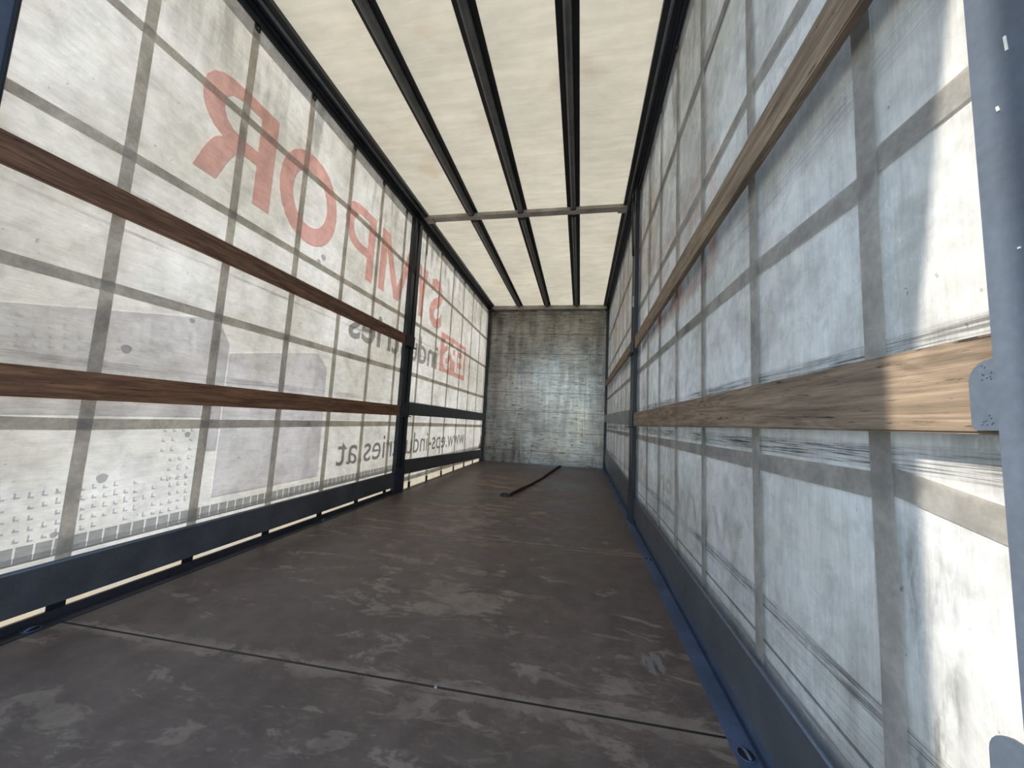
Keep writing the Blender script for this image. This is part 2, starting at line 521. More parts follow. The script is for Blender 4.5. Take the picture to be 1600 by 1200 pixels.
def text_shape(body, weight=0.0):
    """flat filled lettering as (verts, faces) in the text's own plane"""
    cu = bpy.data.curves.new('lettering', 'FONT')
    cu.body = body
    cu.size = 1.0
    cu.offset = weight
    cu.resolution_u = 6
    o = bpy.data.objects.new('lettering', cu)
    C.objects.link(o)
    dg = bpy.context.evaluated_depsgraph_get()
    me = bpy.data.meshes.new_from_object(o.evaluated_get(dg))
    vs = [(v.co.x, v.co.y) for v in me.vertices]
    fs = [list(p.vertices) for p in me.polygons]
    bpy.data.objects.remove(o)
    bpy.data.curves.remove(cu)
    bpy.data.meshes.remove(me)
    return vs, fs


def curve_fill(loops):
    cu = bpy.data.curves.new('outline', 'CURVE')
    cu.dimensions = '2D'
    cu.fill_mode = 'BOTH'
    for lp in loops:
        sp_ = cu.splines.new('POLY')
        sp_.points.add(len(lp) - 1)
        for q, (u, v) in zip(sp_.points, lp):
            q.co = (u, v, 0, 1)
        sp_.use_cyclic_u = True
    co = bpy.data.objects.new('outline', cu)
    C.objects.link(co)
    me = bpy.data.meshes.new_from_object(co.evaluated_get(bpy.context.evaluated_depsgraph_get()))
    shp = ([(v.co.x, v.co.y) for v in me.vertices], [list(p.vertices) for p in me.polygons])
    bpy.data.objects.remove(co)
    bpy.data.curves.remove(cu)
    bpy.data.meshes.remove(me)
    return shp


GLYPH = {
    'R': [[(0, 0), (.112, 0), (.112, .245), (.165, .245), (.205, .238), (.235, .212), (.260, .165), (.280, .115), (.320, 0), (.434, 0), (.398, .12), (.375, .18), (.350, .23), (.315, .262),
           (.365, .288), (.405, .332), (.428, .385), (.435, .450), (.425, .520), (.395, .575), (.350, .612), (.290, .632), (.20, .638), (0, .638)],
          [(.112, .335), (.20, .335), (.262, .348), (.302, .378), (.320, .420), (.322, .450), (.314, .495), (.290, .530), (.255, .547), (.20, .552), (.112, .552)]],
    'P': [[(0, 0), (.112, 0), (.112, .21), (.20, .21), (.28, .218), (.345, .242), (.40, .287), (.437, .345), (.453, .43), (.443, .51), (.41, .573), (.36, .613), (.30, .632), (.20, .638), (0, .638)],
          [(.112, .295), (.20, .295), (.262, .306), (.305, .335), (.330, .380), (.335, .430), (.326, .485), (.300, .525), (.262, .546), (.20, .552), (.112, .552)]],
    'M': [[(0, 0), (.11, 0), (.11, .44), (.30, 0), (.405, 0), (.595, .44), (.595, 0), (.705, 0), (.705, .638), (.565, .638), (.3525, .15), (.14, .638), (0, .638)]],
    'Y': [[(.095, 0), (.215, 0), (.215, .26), (.31, .638), (.205, .638), (.155, .40), (.105, .638), (0, .638), (.095, .26)]],
}


def fit(shape, u0, u1, v0, v1):
    vs, fs = shape
    a0, a1 = min(v[0] for v in vs), max(v[0] for v in vs)
    b0, b1 = min(v[1] for v in vs), max(v[1] for v in vs)
    return [(u0 + (v[0] - a0) / (a1 - a0) * (u1 - u0), v0 + (v[1] - b0) / (b1 - b0) * (v1 - v0)) for v in vs], fs


def on_wall(bm, shape, x):
    vs, fs = shape
    bv = [bm.verts.new((x, u, v)) for u, v in vs]
    for f in fs:
        try:
            bm.faces.new([bv[i] for i in f])
        except ValueError:
            pass


# ------------------------------------------------------------------ setting
XL, XR = -1.9863, 0.5137          # side curtains
Y0, Y1 = 0.30, 7.33               # rear edge and bulkhead
obj('ground', bm_box(-40, 40, -40, 45, -1.25, -1.15), M['ground'], kind='structure')
obj('floor', bm_box(-1.905, 0.425, Y0, Y1, -0.05, 0.0), M['floor'], kind='structure')
bm = bmesh.new()
box(bm, -1.965, -1.905, Y0, Y1 + 0.05, -0.18, 0.003, 0.003)
box(bm, -1.974, -1.962, 0.78, 3.67, -0.18, 0.036)
obj('trim_1', bm, M['dark_rail'], kind='structure')
bm = bmesh.new()
prism(bm, [(0.425, -0.18), (0.5115, -0.18), (0.5115, -0.012), (0.487, -0.010), (0.482, 0.004), (0.425, 0.004)], 'y', Y0, Y1 + 0.05)
box(bm, 0.498, 0.5115, Y0, 7.2, -0.02, 0.052)  # added strip, hides the curtain foot so the gap stays dark
obj('trim_2', bm, M['rail_steel'], kind='structure')
obj('wall_back', bm_box(-2.01, 0.54, Y1, Y1 + 0.03, -0.05, 3.262), M['bulkhead'], kind='structure')
bm = bmesh.new()
nx, ny = 24, 60
for i in range(nx + 1):
    for j in range(ny + 1):
        x = -2.02 + (0.55 + 2.02) * i / nx
        y = 0.12 + (Y1 + 0.06 - 0.12) * j / ny
        fx = (x + 1.98) / 2.5 * 4
        sag = -0.012 * abs(math.sin(math.pi * fx)) + 0.004 * math.sin(y * 9 + x * 3)
        bm.verts.new((x, y, 3.268 + sag))
bm.verts.ensure_lookup_table()
for i in range(nx):
    for j in range(ny):
        q = i * (ny + 1) + j
        bm.faces.new([bm.verts[k] for k in (q, q + 1, q + ny + 2, q + ny + 1)])
obj('ceiling', bm, M['roof'], kind='structure', smooth=True)
# unseen slabs behind on the left, added so the sun enters through a slit
obj('sun_blocker', bm_box(-3.3, -3.2, -2.55, -1.735, -1.15, 5.2), M['blocker_grey'], kind='structure')
bm = bmesh.new()
prism(bm, [(-0.30, -1.15), (-1.50, -1.15), (-1.50, 3.45), (-1.52, 3.58), (-1.61, 4.10), (-1.61, 5.2), (-0.30, 5.2)], 'x', -3.3, -3.2)
obj('sun_blocker', bm, M['blocker_grey'], kind='structure')

# ------------------------------------------------------------------ side curtains
LV = {1: 1.139, 2: 1.620, 3: 2.095, 4: 2.589, 5: 3.063, 6: 3.550, 7: 4.105, 8: 4.606, 9: 5.123, 10: 5.648, 11: 6.175, 12: 6.705, 13: 7.18}
LH = [[(0.45, 2.505), (1.141, 2.522), (2.105, 2.548), (2.595, 2.566), (3.073, 2.56), (3.554, 2.542), (4.614, 2.550), (5.693, 2.537), (6.713, 2.517), (7.3, 2.51)],
      [(0.45, 1.905), (1.137, 1.926), (2.091, 1.935), (3.06, 1.942), (3.537, 1.947), (4.609, 1.946), (5.628, 1.944), (6.702, 1.931), (7.3, 1.925)],
      [(0.45, 1.318), (1.136, 1.325), (2.089, 1.330), (3.063, 1.334), (3.553, 1.337), (4.601, 1.320), (5.641, 1.308), (6.705, 1.296), (7.3, 1.292)],
      [(0.45, 0.760), (1.142, 0.743), (2.094, 0.746), (3.056, 0.745), (3.556, 0.745), (4.599, 0.732), (5.631, 0.719), (6.701, 0.702), (7.3, 0.695)],
      [(0.45, 0.115), (3.5, 0.105), (5.2, 0.095), (7.3, 0.07)]]
RV = {1: 0.734, 2: 1.183, 3: 1.647, 4: 2.086, 5: 2.524, 6: 2.954, 7: 3.40, 8: 3.86, 9: 4.36, 10: 4.80, 11: 5.26, 12: 5.75, 13: 6.25, 14: 6.75}
RH = [[(0.25, 2.50), (1.6, 2.515), (3.0, 2.53), (7.3, 2.53)],
      [(0.25, 1.885), (0.902, 1.915), (1.18, 1.942), (1.637, 1.932), (3.0, 1.94), (7.3, 1.94)],
      [(0.25, 1.336), (0.561, 1.341), (0.712, 1.346), (0.722, 1.318), (0.90, 1.328), (1.18, 1.343), (2.072, 1.349), (2.933, 1.345), (7.3, 1.35)],
      [(0.25, 0.696), (0.569, 0.752), (0.715, 0.778), (0.725, 0.766), (1.644, 0.762), (3.0, 0.756), (7.3, 0.75)]]


def curtain(side, x, ya, yb, zt, V, H, label, mat):
    s = 1 if side == 'left' else -1                    # +1: the inside lies towards +x
    root = thing('side_curtain', (x, (ya + yb) / 2, 0), label, 'curtain')
    bm = bmesh.new()
    ny, nz = 60, 30
    for i in range(ny + 1):
        for j in range(nz + 1):
            y = ya + (yb - ya) * i / ny
            z = -0.16 + (zt + 0.16) * j / nz
            bm.verts.new((x - s * 0.0015 * (1 + math.sin(y * 5.3 + z * 2.1)), y, z))
    bm.verts.ensure_lookup_table()
    for i in range(ny):
        for j in range(nz):
            q = i * (nz + 1) + j
            bm.faces.new([bm.verts[k] for k in (q, q + 1, q + nz + 2, q + nz + 1)])
    obj('tarpaulin_sheet', bm, mat, root, smooth=True)
    hw = 0.0235
    for path in H:
        bm = bmesh.new()
        pts = [p for p in path]
        rows = [[bm.verts.new((x + s * 0.004, min(max(y, ya), yb), z + dz)) for dz in (-hw, hw)] for y, z in pts]
        for a, b in zip(rows, rows[1:]):
            bm.faces.new((a[0], b[0], b[1], a[1]))
        obj('horizontal_strap', bm, M['webbing'], root)
    for k, y in V.items():
        if not (ya + 0.03 < y < yb - 0.03):
            continue
        bm = bmesh.new()
        dx = s * 0.008
        n = 10
        rows = []
        for j in range(n + 1):
            z = -0.12 + (zt - 0.03 + 0.12) * j / n
            rows.append([bm.verts.new((x + dx, y + 0.0015 * math.sin(j * 2 + k) + e, z)) for e in (-hw, hw)])
        for a, b in zip(rows, rows[1:]):
            bm.faces.new((a[0], b[0], b[1], a[1]))
        st = obj('vertical_strap', bm, M['webbing'], root)
        # roller plate with two rivets at the head of the strap
        bm = bmesh.new()
        zc = zt - 0.045
        pts = [(y - 0.019, zc + 0.045), (y - 0.019, zc - 0.03), (y - 0.012, zc - 0.042), (y + 0.012, zc - 0.042), (y + 0.019, zc - 0.03), (y + 0.019, zc + 0.045)]
        prism(bm, pts, 'x', x + s * 0.009, x + s * 0.014)
        rp = obj('roller_plate', bm, M['black_steel'], root)
        bm = bmesh.new()
        for dz in (-0.022, 0.004):
            cyl(bm, (x + s * 0.0155, y, zc + dz), 0.005, 0.004, 'x', 10)
        obj('rivet', bm, M['zinc'], rp)
        if side != 'left':
            continue
        # buckle at the foot
        bm = bmesh.new()
        box(bm, x + s * 0.009, x + s * 0.016, y - 0.028, y + 0.028, -0.03, 0.062, 0.003)
        tube(bm, [(x + s * 0.013, y, -0.02), (x + s * 0.016, y, -0.07), (x + s * 0.010, y, -0.10)], 0.006, 8)
        obj('buckle', bm, M['black_steel'], root)
    # stiff hem under the roof rail
    bm = bmesh.new()
    quad(bm, [(x + s * 0.0025, ya, 3.044), (x + s * 0.0025, yb, 3.044), (x + s * 0.0025, yb, zt), (x + s * 0.0025, ya, zt)])
    obj('top_hem', bm, M['hem'], root)
    bm = bmesh.new()
    quad(bm, [(x + s * 0.0025, ya, 0.236), (x + s * 0.0025, yb, 0.236), (x + s * 0.0025, yb, 0.243), (x + s * 0.0025, ya, 0.243)])
    obj('bottom_seam', bm, M['webbing'], root)
    return root


left = curtain('left', XL, 0.50, 7.31, 3.18, LV, LH, 'left side curtain, dirty translucent tarpaulin with pink-red lettering shining through', M['tarp_left'])
right = curtain('right', XR, 0.22, 7.31, 3.18, RV, RH, 'right side curtain, scuffed white tarpaulin with grey straps and a sunlit rear edge', M['tarp_right'])

# loose strap end and a rust stain patch on the left curtain
bm = bmesh.new()
quad(bm, [(XL + 0.012, 4.085, 2.875), (XL + 0.012, 4.135, 2.875), (XL + 0.012, 4.135, 3.13), (XL + 0.012, 4.085, 3.13)])
obj('strap_tail', bm, M['webbing'], left)
bm = bmesh.new()
on_wall(bm, ([(7.08, 0.25), (7.29, 0.25), (7.29, 0.50), (7.24, 0.50), (7.20, 0.36), (7.13, 0.33)], [[0, 1, 2, 3, 4, 5]]), XL + 0.002)
obj('rust_stain', bm, M['rust'], left)

# prints on the outside of the curtains, read mirrored from inside
def prints(root, x, s, m):
    """m maps a distance along the left curtain to this curtain's y"""
    xo = x - s * 0.006
    for ch, a, b in (('S', 4.343, 4.756), ('Y', 3.935, 4.245), ('M', 3.125, 3.83), ('P', 2.567, 3.02), ('O', 1.900, 2.462), ('R', 1.385, 1.853)):
        z0, z1 = (2.050, 2.718) if ch in 'SO' else (2.072, 2.705)
        bm = bmesh.new()
        on_wall(bm, fit(curve_fill(GLYPH[ch]) if ch in GLYPH else text_shape(ch, 0.030), m(b), m(a), z0, z1), xo)
        obj('red_letter', bm, M['red_film'], root)
    bm = bmesh.new()
    on_wall(bm, fit(text_shape('industries', 0.014), m(4.714), m(2.741), 1.497, 1.835), xo)
    obj('grey_lettering', bm, M['grey_film'], root)
    bm = bmesh.new()
    on_wall(bm, fit(text_shape('www.eps-industries.at', 0.002), m(6.15), m(2.75), 0.312, 0.642), xo)
    obj('web_address', bm, M['dark_film'], root)
    # red badge with EPS cut out of it
    vs, fs = fit(text_shape('EPS', 0.028), 5.86, 4.92, 1.555, 2.00)
    bt = bmesh.new()
    bv = [bt.verts.new((u, v, 0)) for u, v in vs]
    for f in fs:
        try:
            bt.faces.new([bv[i] for i in f])
        except ValueError:
            pass
    bmesh.ops.remove_doubles(bt, verts=bt.verts, dist=1e-5)
    es = [e for e in bt.edges if len(e.link_faces) == 1]
    nxt = {}
    for e in es:
        for a, b in ((e.verts[0], e.verts[1]), (e.verts[1], e.verts[0])):
            nxt.setdefault(a, []).append(b)
    loops, seen = [], set()
    for v in list(nxt):
        if v in seen:
            continue
        lp, cur, prev = [], v, None
        while cur not in seen:
            seen.add(cur)
            lp.append((cur.co.x, cur.co.y))
            cand = [q for q in nxt[cur] if q is not prev and q not in seen]
            if not cand:
                break
            prev, cur = cur, cand[0]
        if len(lp) > 2:
            loops.append(lp)
    bt.free()
    loops.append([(4.80, 1.500), (5.94, 1.485), (5.94, 2.060), (4.80, 2.068)])
    vs, fs = curve_fill(loops)
    shp = ([(m(u), v) for u, v in vs], fs)
    bm = bmesh.new()
    on_wall(bm, shp, xo)
    obj('red_badge', bm, M['red_film'], root)
    # pale grey picture of stacked building bricks
    for pts, side, rows, cols, u0, du, v0 in (
            ([(0.30, 0.78), (1.625, 0.78), (1.625, 1.300), (1.55, 1.312), (0.30, 1.05)], [(1.625, 0.60), (1.705, 0.60), (1.705, 1.205), (1.64, 1.300), (1.625, 1.300)], 5, 24, 0.62, 0.041, 1.24),
            ([(1.712, 0.34), (2.40, 0.34), (2.40, 1.285), (1.712, 1.150)], [(2.40, 0.34), (2.545, 0.34), (2.525, 1.186), (2.415, 1.285), (2.40, 1.285)], 0, 0, 0, 0, 0)):
        bm = bmesh.new()
        on_wall(bm, ([(m(u), v) for u, v in pts], [list(range(len(pts)))]), xo)
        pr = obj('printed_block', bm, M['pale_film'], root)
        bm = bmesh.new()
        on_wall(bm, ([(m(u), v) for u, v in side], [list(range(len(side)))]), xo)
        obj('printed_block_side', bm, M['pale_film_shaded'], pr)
        if rows:
            rnd = random.Random(5)
            bm = bmesh.new()
            def tick(u, v):
                if rnd.random() < 0.15:
                    return
                k = 0.6 + 0.6 * rnd.random()
                on_wall(bm, ([(m(u), v), (m(u + 0.016), v), (m(u + 0.016), v + 0.006), (m(u + 0.006), v + 0.006), (m(u + 0.006), v + 0.022 * k), (m(u), v + 0.022 * k)], [[0, 1, 2, 3, 4, 5]]), xo - s * 0.003)
            for r in range(4):
                for c in range(cols):
                    tick(u0 + c * du + r * 0.004, v0 - r * 0.036 - (cols - c) * 0.0065)
            for r in range(5):
                for c in range(22):
                    tick(0.80 + c * 0.036 + r * 0.004, 0.475 - r * 0.040 + (c % 3) * 0.002)
            for r in range(6):
                for c in range(4):
                    tick(1.43 + c * 0.042, 0.71 - r * 0.048)
            obj('printed_stud_marks', bm, M['tick_film'], pr, kind='stuff')


# round stains on the left sheet
for y, z, rad in ((1.238, 1.075, 0.020), (1.225, 0.515, 0.020), (1.545, 0.690, 0.015), (1.49, 1.275, 0.014), (1.105, 0.318, 0.012), (2.32, 1.97, 0.02), (2.36, 2.02, 0.025)):
    bm = bmesh.new()
    on_wall(bm, ([(y + rad * (1 + .12 * math.sin(3 * a)) * math.cos(a), z + rad * math.sin(a)) for a in [k * math.pi / 9 for k in range(18)]], [list(range(18))]), XL + 0.0025)
    obj('round_stain', bm, M['stain_film'], left)

prints(left, XL, 1, lambda u: u)
prints(right, XR, -1, lambda u: 7.45 - u)

# ------------------------------------------------------------------ roof frame
GB = 'lengthwise roof beams'
for x, lab in ((-1.318, 'leftmost of three black lengthwise beams under the cream roof sheet'),
               (-0.737, 'middle one of three black lengthwise beams under the cream roof sheet'),
               (-0.146, 'rightmost of three black lengthwise beams under the cream roof sheet')):
    r = thing('roof_beam', (x, 3.7, 3.19), lab, 'beam', GB)
    obj('flange', bm_box(x - 0.070, x + 0.070, 0.25, Y1, 3.236, 3.250, 0.003), M['roof_steel'], r)
    for a, b in ((0.25, 3.835), (3.935, Y1 - 0.04)):
        bm = bmesh.new()
        prism(bm, [(x - 0.026, 3.236), (x - 0.024, 3.196), (x - 0.010, 3.186), (x + 0.010, 3.186), (x + 0.024, 3.196), (x + 0.026, 3.236)], 'y', a, b)
        obj('ridge', bm, M['ridge_steel'], r)
    bm = bmesh.new()
    box(bm, x - 0.030, x + 0.030, 3.815, 3.832, 3.182, 3.24, 0.003)
    box(bm, x - 0.030, x + 0.030, 3.938, 3.965, 3.182, 3.24, 0.003)
    obj('clamp', bm, M['black_steel'], r)
for s, x0, lab in ((1, -1.978, 'black roof rail along the top of the left side curtain'), (-1, 0.5055, 'black roof rail along the top of the right side curtain')):
    r = thing('roof_rail', (x0, 3.7, 3.13), lab, 'rail', 'roof side rails')
    def px(d):
        return x0 + s * d
    bm = bmesh.new()
    prism(bm, [(px(0), 3.13), (px(0.016), 3.13), (px(0.016), 3.17), (px(0.034), 3.172), (px(0.034), 3.20), (px(0.062), 3.202), (px(0.062), 3.26), (px(0), 3.26)], 'y', 0.2, Y1)
    obj('curtain_track', bm, M['black_steel'], r)
    bm = bmesh.new()
    tube(bm, [(px(0.070), 0.2, 3.208), (px(0.070), Y1, 3.208)], 0.011, 12)
    obj('lip_highlight', bm, M['ridge_steel'], r, smooth=True)  # paler tube standing in for the highlight line along the rail
    obj('flange', bm_box(min(px(0.062), px(0.116)), max(px(0.062), px(0.116)), 0.2, Y1, 3.214, 3.255, 0.003), M['black_steel'], r)
b = thing('roof_bow', (-0.735, 3.885, 3.18), 'aluminium cross bow spanning the roof between the two middle posts', 'beam', 'roof cross bows')
bm = bmesh.new()
prism(bm, [(3.838, 3.196), (3.932, 3.196), (3.932, 3.232), (3.838, 3.232)], 'x', -1.895, 0.425)
obj('bow_tube', bm, M['bow_alu'], b)
for xa, xb in ((-1.90, -1.80), (0.335, 0.43)):
    obj('end_plate', bm_box(xa, xb, 3.828, 3.942, 3.184, 3.196, 0.002), M['bow_alu'], b)
b = thing('roof_bow', (-0.735, 7.28, 3.15), 'brownish end bow along the top of the grey bulkhead', 'beam', 'roof cross bows')
obj('bow_tube', bm_box(-1.90, 0.46, 7.245, 7.325, 3.152, 3.232, 0.006), M['bow_alu'], b)
for xa, xb in ((-1.93, -1.87), (0.43, 0.49)):
    obj('end_plate', bm_box(xa, xb, 7.24, 7.328, 3.125, 3.152, 0.003), M['black_steel'], b)

# ------------------------------------------------------------------ posts
GP = 'posts of the body'
def side_post(s, xi, xo, ya, yb, lab):
    """s=+1 for the left post: its inner face looks towards +x"""
    r = thing('side_post', ((xi + xo) / 2, (ya + yb) / 2, -0.05), lab, 'post', GP)
    x0, x1 = min(xi, xo), max(xi, xo)
    bm = bmesh.new()
    # hollow channel: two cheeks and a back, open slot on the inner face
    mid = (ya + yb) / 2
    box(bm, x0, x1, ya, mid - 0.014, -0.05, 3.13, 0.004)
    box(bm, x0, x1, mid + 0.014, yb, -0.05, 3.13, 0.004)
    if s > 0:
        box(bm, x0, x1 - 0.018, mid - 0.014, mid + 0.014, -0.05, 3.13)
    else:
        box(bm, x0 + 0.018, x1, mid - 0.014, mid + 0.014, -0.05, 3.13)
    obj('column', bm, M['black_steel'], r)
    bm = bmesh.new()
    box(bm, xi - 0.004 if s > 0 else xi - 0.006, xi + 0.006 if s > 0 else xi + 0.004, ya - 0.012, yb + 0.004, -0.05, 0.26, 0.003)
    obj('foot_plate', bm, M['foot'], r)
    # locking lever lying in the slot near the top
    bm = bmesh.new()
    tube(bm, [(xi + s * 0.004, mid, 3.10), (xi + s * 0.022, mid - 0.02, 2.98), (xi + s * 0.016, mid - 0.03, 2.60), (xi + s * 0.010, mid - 0.02, 2.48)], 0.008, 10)
    obj('lock_lever', bm, M['black_steel'], r, smooth=True)
    bm = bmesh.new()
    box(bm, min(xi - s * .01, xi + s * 0.02), max(xi - s * .01, xi + s * 0.02), mid - 0.03, mid + 0.02, 3.085, 3.125, 0.004)
    obj('hinge_block', bm, M['black_steel'], r)
    return r


lp = side_post(1, -1.932, -1.980, 3.68, 3.875, 'dark middle post standing against the left side curtain')
rp = side_post(-1, 0.461, 0.4965, 3.42, 3.62, 'dark middle post standing against the right side curtain')
def pocket(root, xi, s, y0, y1, z0, z1):
    bm = bmesh.new()
    a, b = sorted((xi - s * 0.002, xi + s * 0.006))
    box(bm, a, b, y0, y1, z0 - 0.014, z1 + 0.014, 0.002)
    a, b = sorted((xi, xi + s * 0.034))
    box(bm, a, b, y0, y1, z0 - 0.014, z0 - 0.003, 0.002)
    obj('plank_pocket', bm, M['black_steel'], root)
for z0, z1 in ((0.838, 0.955), (1.625, 1.742)):
    pocket(lp, -1.932, 1, 3.67, 3.88, z0, z1)
for z0, z1 in ((0.847, 0.970), (1.53, 1.645)):
    pocket(rp, 0.461, -1, 3.41, 3.63, z0, z1)
bm = bmesh.new()
box(bm, 0.449, 0.463, 3.43, 3.46, 1.95, 2.06, 0.003)
obj('latch', bm, M['zinc'], rp)

for s, xa, xb, lab in ((-1, -1.975, -1.930, 'narrow black corner post left of the bulkhead'), (1, 0.455, 0.503, 'narrow black corner post right of the bulkhead')):
    r = thing('corner_post', ((xa + xb) / 2, 7.27, -0.05), lab, 'post', GP)
    obj('column', bm_box(xa, xb, 7.225, 7.326, -0.05, 3.125, 0.005), M['black_steel'], r)
    if s > 0:
        obj('latch', bm_box(xa - 0.012, xa + 0.002, 7.23, 7.26, 2.31, 2.47, 0.003), M['zinc'], r)

# rear posts at the opening
r = thing('rear_post', (0.50, 0.35, -0.05), 'wide blue-grey rear post at the right edge, holding the lower plank', 'post', GP)
bm = bmesh.new()
prism(bm, [(0.442, 0.12), (0.502, 0.12), (0.502, 0.478), (0.448, 0.482), (0.442, 0.482)], 'z', -0.05, 3.26)
obj('column', bm, M['blue_steel'], r)
def rounded(y0, y1, z0, z1, rad):
    pts = [(y0, z0), (y1 - 0.004, z0), (y1, z0 + 0.004)]
    for k in range(7):
        a = k / 6 * math.pi / 2
        pts.append((y1 - rad + rad * math.cos(a), z1 - rad + rad * math.sin(a)))
    pts.append((y0, z1))
    return pts
bm = bmesh.new()
prism(bm, rounded(0.462, 0.5115, 0.862, 0.9415, 0.026), 'x', 0.4440, 0.4485)
p = obj('plank_bracket', bm, M['blue_steel'], r)
bm = bmesh.new()
for _ in range(10):
    cyl(bm, (0.4437, 0.486 + random.random() * 0.016, 0.918 + random.random() * 0.018), 0.0009, 0.0016, 'x', 8)
for _ in range(8):
    cyl(bm, (0.4437, 0.488 + random.random() * 0.012, 0.868 + random.random() * 0.014), 0.0009, 0.0016, 'x', 8)
obj('paint_blister', bm, M['blue_steel'], p, kind='stuff')
bm = bmesh.new()
prism(bm, rounded(0.455, 0.519, 0.43, 0.548, 0.028), 'x', 0.4440, 0.4485)
obj('plank_bracket', bm, M['blue_steel'], r)
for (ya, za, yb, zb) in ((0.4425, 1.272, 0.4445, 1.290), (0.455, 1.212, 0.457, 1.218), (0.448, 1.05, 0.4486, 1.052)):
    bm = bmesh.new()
    prism(bm, [(ya, za), (ya + 0.002, za), (yb + 0.001, zb), (yb - 0.001, zb)], 'x', 0.4408, 0.4425)  # small pale flecks on the inner face of the post
    obj('pale_fleck', bm, M['fleck'], r, label='small pale chip')
r = thing('rear_post', (-1.96, 0.6, -0.05), 'blue-black rear post at the upper left edge', 'post', GP)
bm = bmesh.new()
prism(bm, [(-1.976, 0.46), (-1.944, 0.46), (-1.937, 0.47), (-1.937, 0.771), (-1.976, 0.771)], 'z', -0.05, 3.26)
obj('column', bm, M['rail_steel'], r)
bm = bmesh.new()
tube(bm, [(-1.935, 0.762, 0.0), (-1.935, 0.762, 3.25)], 0.006, 8)
obj('edge_seal', bm, M['weather_strip'], r)

# ------------------------------------------------------------------ planks between the posts
GL = 'planks along the curtains'
def plank(name, xa, xb, ya, yb, z0, z1, mat, lab, dz=0.0, cat='plank'):
    bm = bmesh.new()
    n = 8
    rows = []
    for j in range(n + 1):
        t = j / n
        y = ya + (yb - ya) * t
        o = dz * t + 0.002 * math.sin(t * 5)
        rows.append([bm.verts.new(q) for q in ((xa, y, z0 + o), (xb, y, z0 + o), (xb, y, z1 + o), (xa, y, z1 + o))])
    bm.faces.new(rows[0])
    bm.faces.new(list(reversed(rows[-1])))
    for a, b in zip(rows, rows[1:]):
        for k in range(4):
            bm.faces.new((a[k], a[(k + 1) % 4], b[(k + 1) % 4], b[k]))
    es = [e for e in bm.edges if abs(e.verts[0].co.y - e.verts[1].co.y) > 0.1 or True]
    bmesh.ops.recalc_face_normals(bm, faces=bm.faces)
    long_e = [e for e in bm.edges if abs((e.verts[0].co - e.verts[1].co).normalized().y) > 0.9]
    bmesh.ops.bevel(bm, geom=long_e, offset=0.003, segments=2, affect='EDGES')
    return obj(name, bm, mat, None, ((xa + xb) / 2, (ya + yb) / 2, z0), lab, cat, GL)


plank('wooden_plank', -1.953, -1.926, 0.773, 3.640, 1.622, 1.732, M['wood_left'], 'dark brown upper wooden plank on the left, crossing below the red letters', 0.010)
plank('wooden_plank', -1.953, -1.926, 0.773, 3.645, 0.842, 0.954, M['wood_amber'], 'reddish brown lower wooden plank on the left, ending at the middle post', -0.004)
plank('metal_slat', -1.953, -1.926, 3.885, 7.222, 0.845, 0.995, M['board_dark'], 'dark grey slat on the left between middle post and bulkhead', -0.036, 'slat')
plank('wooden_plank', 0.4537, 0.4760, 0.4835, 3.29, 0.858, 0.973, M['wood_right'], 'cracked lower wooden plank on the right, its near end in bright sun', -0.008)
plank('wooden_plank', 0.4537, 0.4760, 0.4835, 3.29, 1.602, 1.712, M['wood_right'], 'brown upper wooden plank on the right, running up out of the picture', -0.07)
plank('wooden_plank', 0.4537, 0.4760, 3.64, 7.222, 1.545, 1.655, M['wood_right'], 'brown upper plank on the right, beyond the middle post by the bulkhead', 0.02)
plank('metal_slat', 0.4537, 0.4760, 3.64, 7.222, 0.86, 1.00, M['board_alu'], 'blue-grey metal slat on the right, between middle post and bulkhead', 0.04, 'slat')

# ------------------------------------------------------------------ low side boards
GS = 'low side boards above the floor edge'
def side_board(xa, xb, s, ya, yb, z0, z1, mat, lab, dz=0.0):
    r = thing('side_board', ((xa + xb) / 2, (ya + yb) / 2, min(z0, z0 + dz)), lab, 'side board', GS)
    bm = bmesh.new()
    vs = []
    for y, o in ((ya, 0), (yb, dz)):
        vs.append([bm.verts.new(q) for q in ((xa, y, z0 + o), (xb, y, z0 + o), (xb, y, z1 + o), (xa, y, z1 + o))])
    bm.faces.new(vs[0])
    bm.faces.new(list(reversed(vs[1])))
    for k in range(4):
        bm.faces.new((vs[0][k], vs[0][(k + 1) % 4], vs[1][(k + 1) % 4], vs[1][k]))
    obj('panel', bm, mat, r)
    # rolled lip along the top edge
    xi = xb if s > 0 else xa
    bm = bmesh.new()
    tube(bm, [(xi - s * 0.004, ya, z1), (xi - s * 0.004, yb, z1 + dz)], 0.0055, 10)
    xo_ = xa if s > 0 else xb
    tube(bm, [(xo_ + s * 0.004, ya, z1), (xo_ + s * 0.004, yb, z1 + dz)], 0.0045, 10)
    obj('top_lip', bm, mat, r, smooth=True)
    return r


side_board(-1.962, -1.936, 1, 0.775, 3.665, 0.070, 0.222, M['board_dark'], 'long dark side board at lower left above a glowing gap')
side_board(-1.962, -1.936, 1, 3.89, 7.222, 0.178, 0.335, M['board_dark'], 'dark side board at far left raised above a bright strip', -0.115)
side_board(0.482, 0.4945, -1, 0.50, 3.405, 0.058, 0.226, M['board_alu'], 'long grey-blue side board at lower right beside the steel floor rail')
side_board(0.482, 0.4945, -1, 3.635, 7.222, 0.075, 0.300, M['board_alu'], 'grey side board at far right between middle post and bulkhead', 0.07)

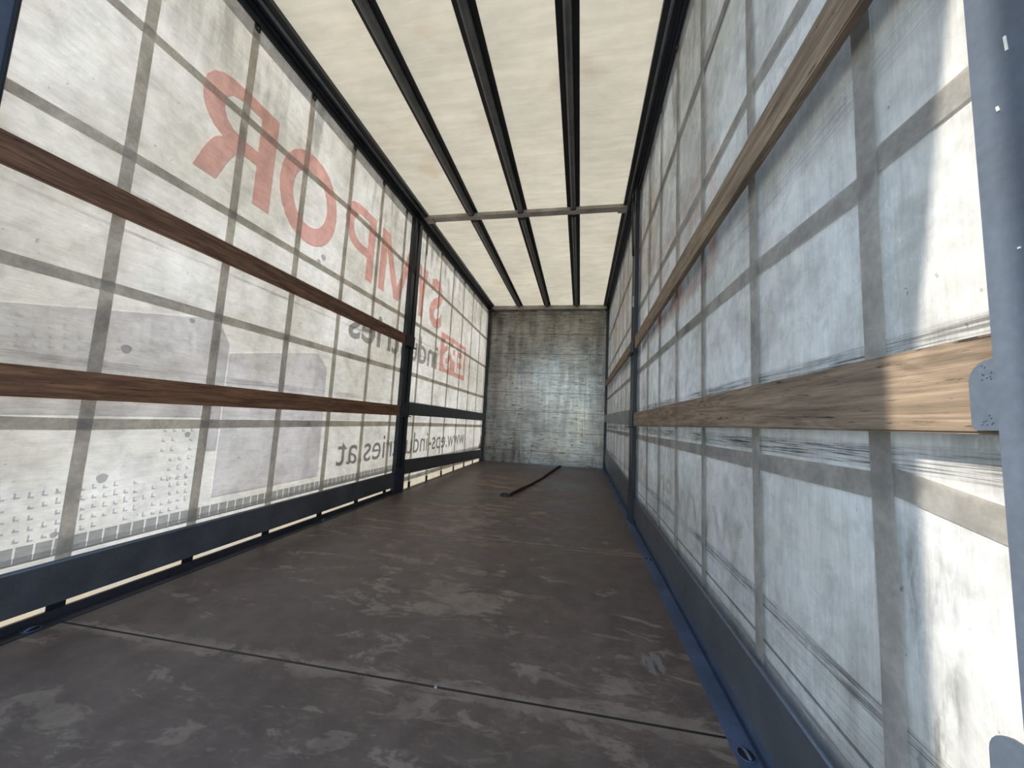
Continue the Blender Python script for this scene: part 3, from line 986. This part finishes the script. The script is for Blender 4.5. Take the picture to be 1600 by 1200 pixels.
# ------------------------------------------------------------------ lashing rings in the floor rails
GR = 'recessed lashing rings in the floor rails'
def ring(x, y, z, lab):
    r = thing('lashing_ring', (x, y, z), lab, 'ring', GR)
    bm = bmesh.new()
    cyl(bm, (x, y, z + 0.0006), 0.0215, 0.0012, 'z', 28)
    obj('recess_cup', bm, M['weather_strip'], r)
    bm = bmesh.new()
    n = 28
    path = [(x + 0.0215 * math.cos(k * 2 * math.pi / n), y + 0.0235 * math.sin(k * 2 * math.pi / n), z + 0.0018) for k in range(n + 1)]
    tube(bm, path, 0.0017, 6)
    obj('rim', bm, M['rail_steel'], r, smooth=True)
    bm = bmesh.new()
    a = 0.55
    d = Vector((math.sin(a) * -0.25, math.cos(a), 0)).normalized() * 0.02
    tube(bm, [(x - d.x, y - d.y, z + 0.003), (x, y, z + 0.0065), (x + d.x, y + d.y, z + 0.003)], 0.0042, 8)
    obj('shackle', bm, M['rail_steel'], r, smooth=True)
for y, lab in ((1.147, 'round recessed lashing ring in the right floor rail, nearest the camera'),
               (2.557, 'round recessed lashing ring in the right rail, second from the camera'),
               (3.556, 'round recessed lashing ring in the right rail beside the middle post'),
               (4.25, 'small recessed lashing ring in the right rail, first beyond the middle post'),
               (5.70, 'tiny lashing ring at the far end of the right floor rail')):
    ring(0.4555, y, 0.004, lab)
ring(-1.935, 1.06, 0.003, 'recessed lashing ring in the left floor rail at the picture edge')
ring(-1.935, 2.60, 0.003, 'recessed lashing ring in the left floor rail below the long side board')

# ------------------------------------------------------------------ strap lying on the floor
r = thing('lashing_strap', (-0.60, 5.5, 0.0), 'dark brown lashing strap lying across the floor towards the bulkhead', 'strap')
bm = bmesh.new()
pts = [(-0.745, 4.10), (-0.70, 4.33), (-0.62, 4.80), (-0.53, 5.45), (-0.46, 6.1), (-0.40, 6.7), (-0.345, 7.16)]
rows = []
for i, (x, y) in enumerate(pts):
    a, b = Vector(pts[max(i - 1, 0)]), Vector(pts[min(i + 1, len(pts) - 1)])
    d = (b - a).normalized()
    nrm = Vector((-d.y, d.x)) * 0.010
    h = 0.034 + 0.006 * math.sin(i * 1.7)
    rows.append([bm.verts.new(q) for q in ((x - nrm.x, y - nrm.y, 0.001), (x + nrm.x, y + nrm.y, 0.001), (x + nrm.x * .6, y + nrm.y * .6, h), (x - nrm.x * .6, y - nrm.y * .6, h))])
bm.faces.new(rows[0])
bm.faces.new(list(reversed(rows[-1])))
for a, b in zip(rows, rows[1:]):
    for k in range(4):
        bm.faces.new((a[k], a[(k + 1) % 4], b[(k + 1) % 4], b[k]))
obj('webbing', bm, M['strap_brown'], r)
bm = bmesh.new()
tube(bm, [(-0.745, 4.11, 0.012), (-0.79, 4.15, 0.012), (-0.84, 4.14, 0.012), (-0.855, 4.08, 0.012), (-0.82, 4.045, 0.012), (-0.765, 4.05, 0.012), (-0.742, 4.09, 0.012)], 0.008, 8)
obj('end_hook', bm, M['black_steel'], r, smooth=True)

# small shiny screw on the floor joint
bm = bmesh.new()
cyl(bm, (-0.42, 1.172, 0.0035), 0.007, 0.006, 'z', 12, 0.005)
obj('floor_screw', bm, M['zinc'], None, (-0.42, 1.172, 0.0005), 'small shiny screw head on the nearest floor joint', 'screw')
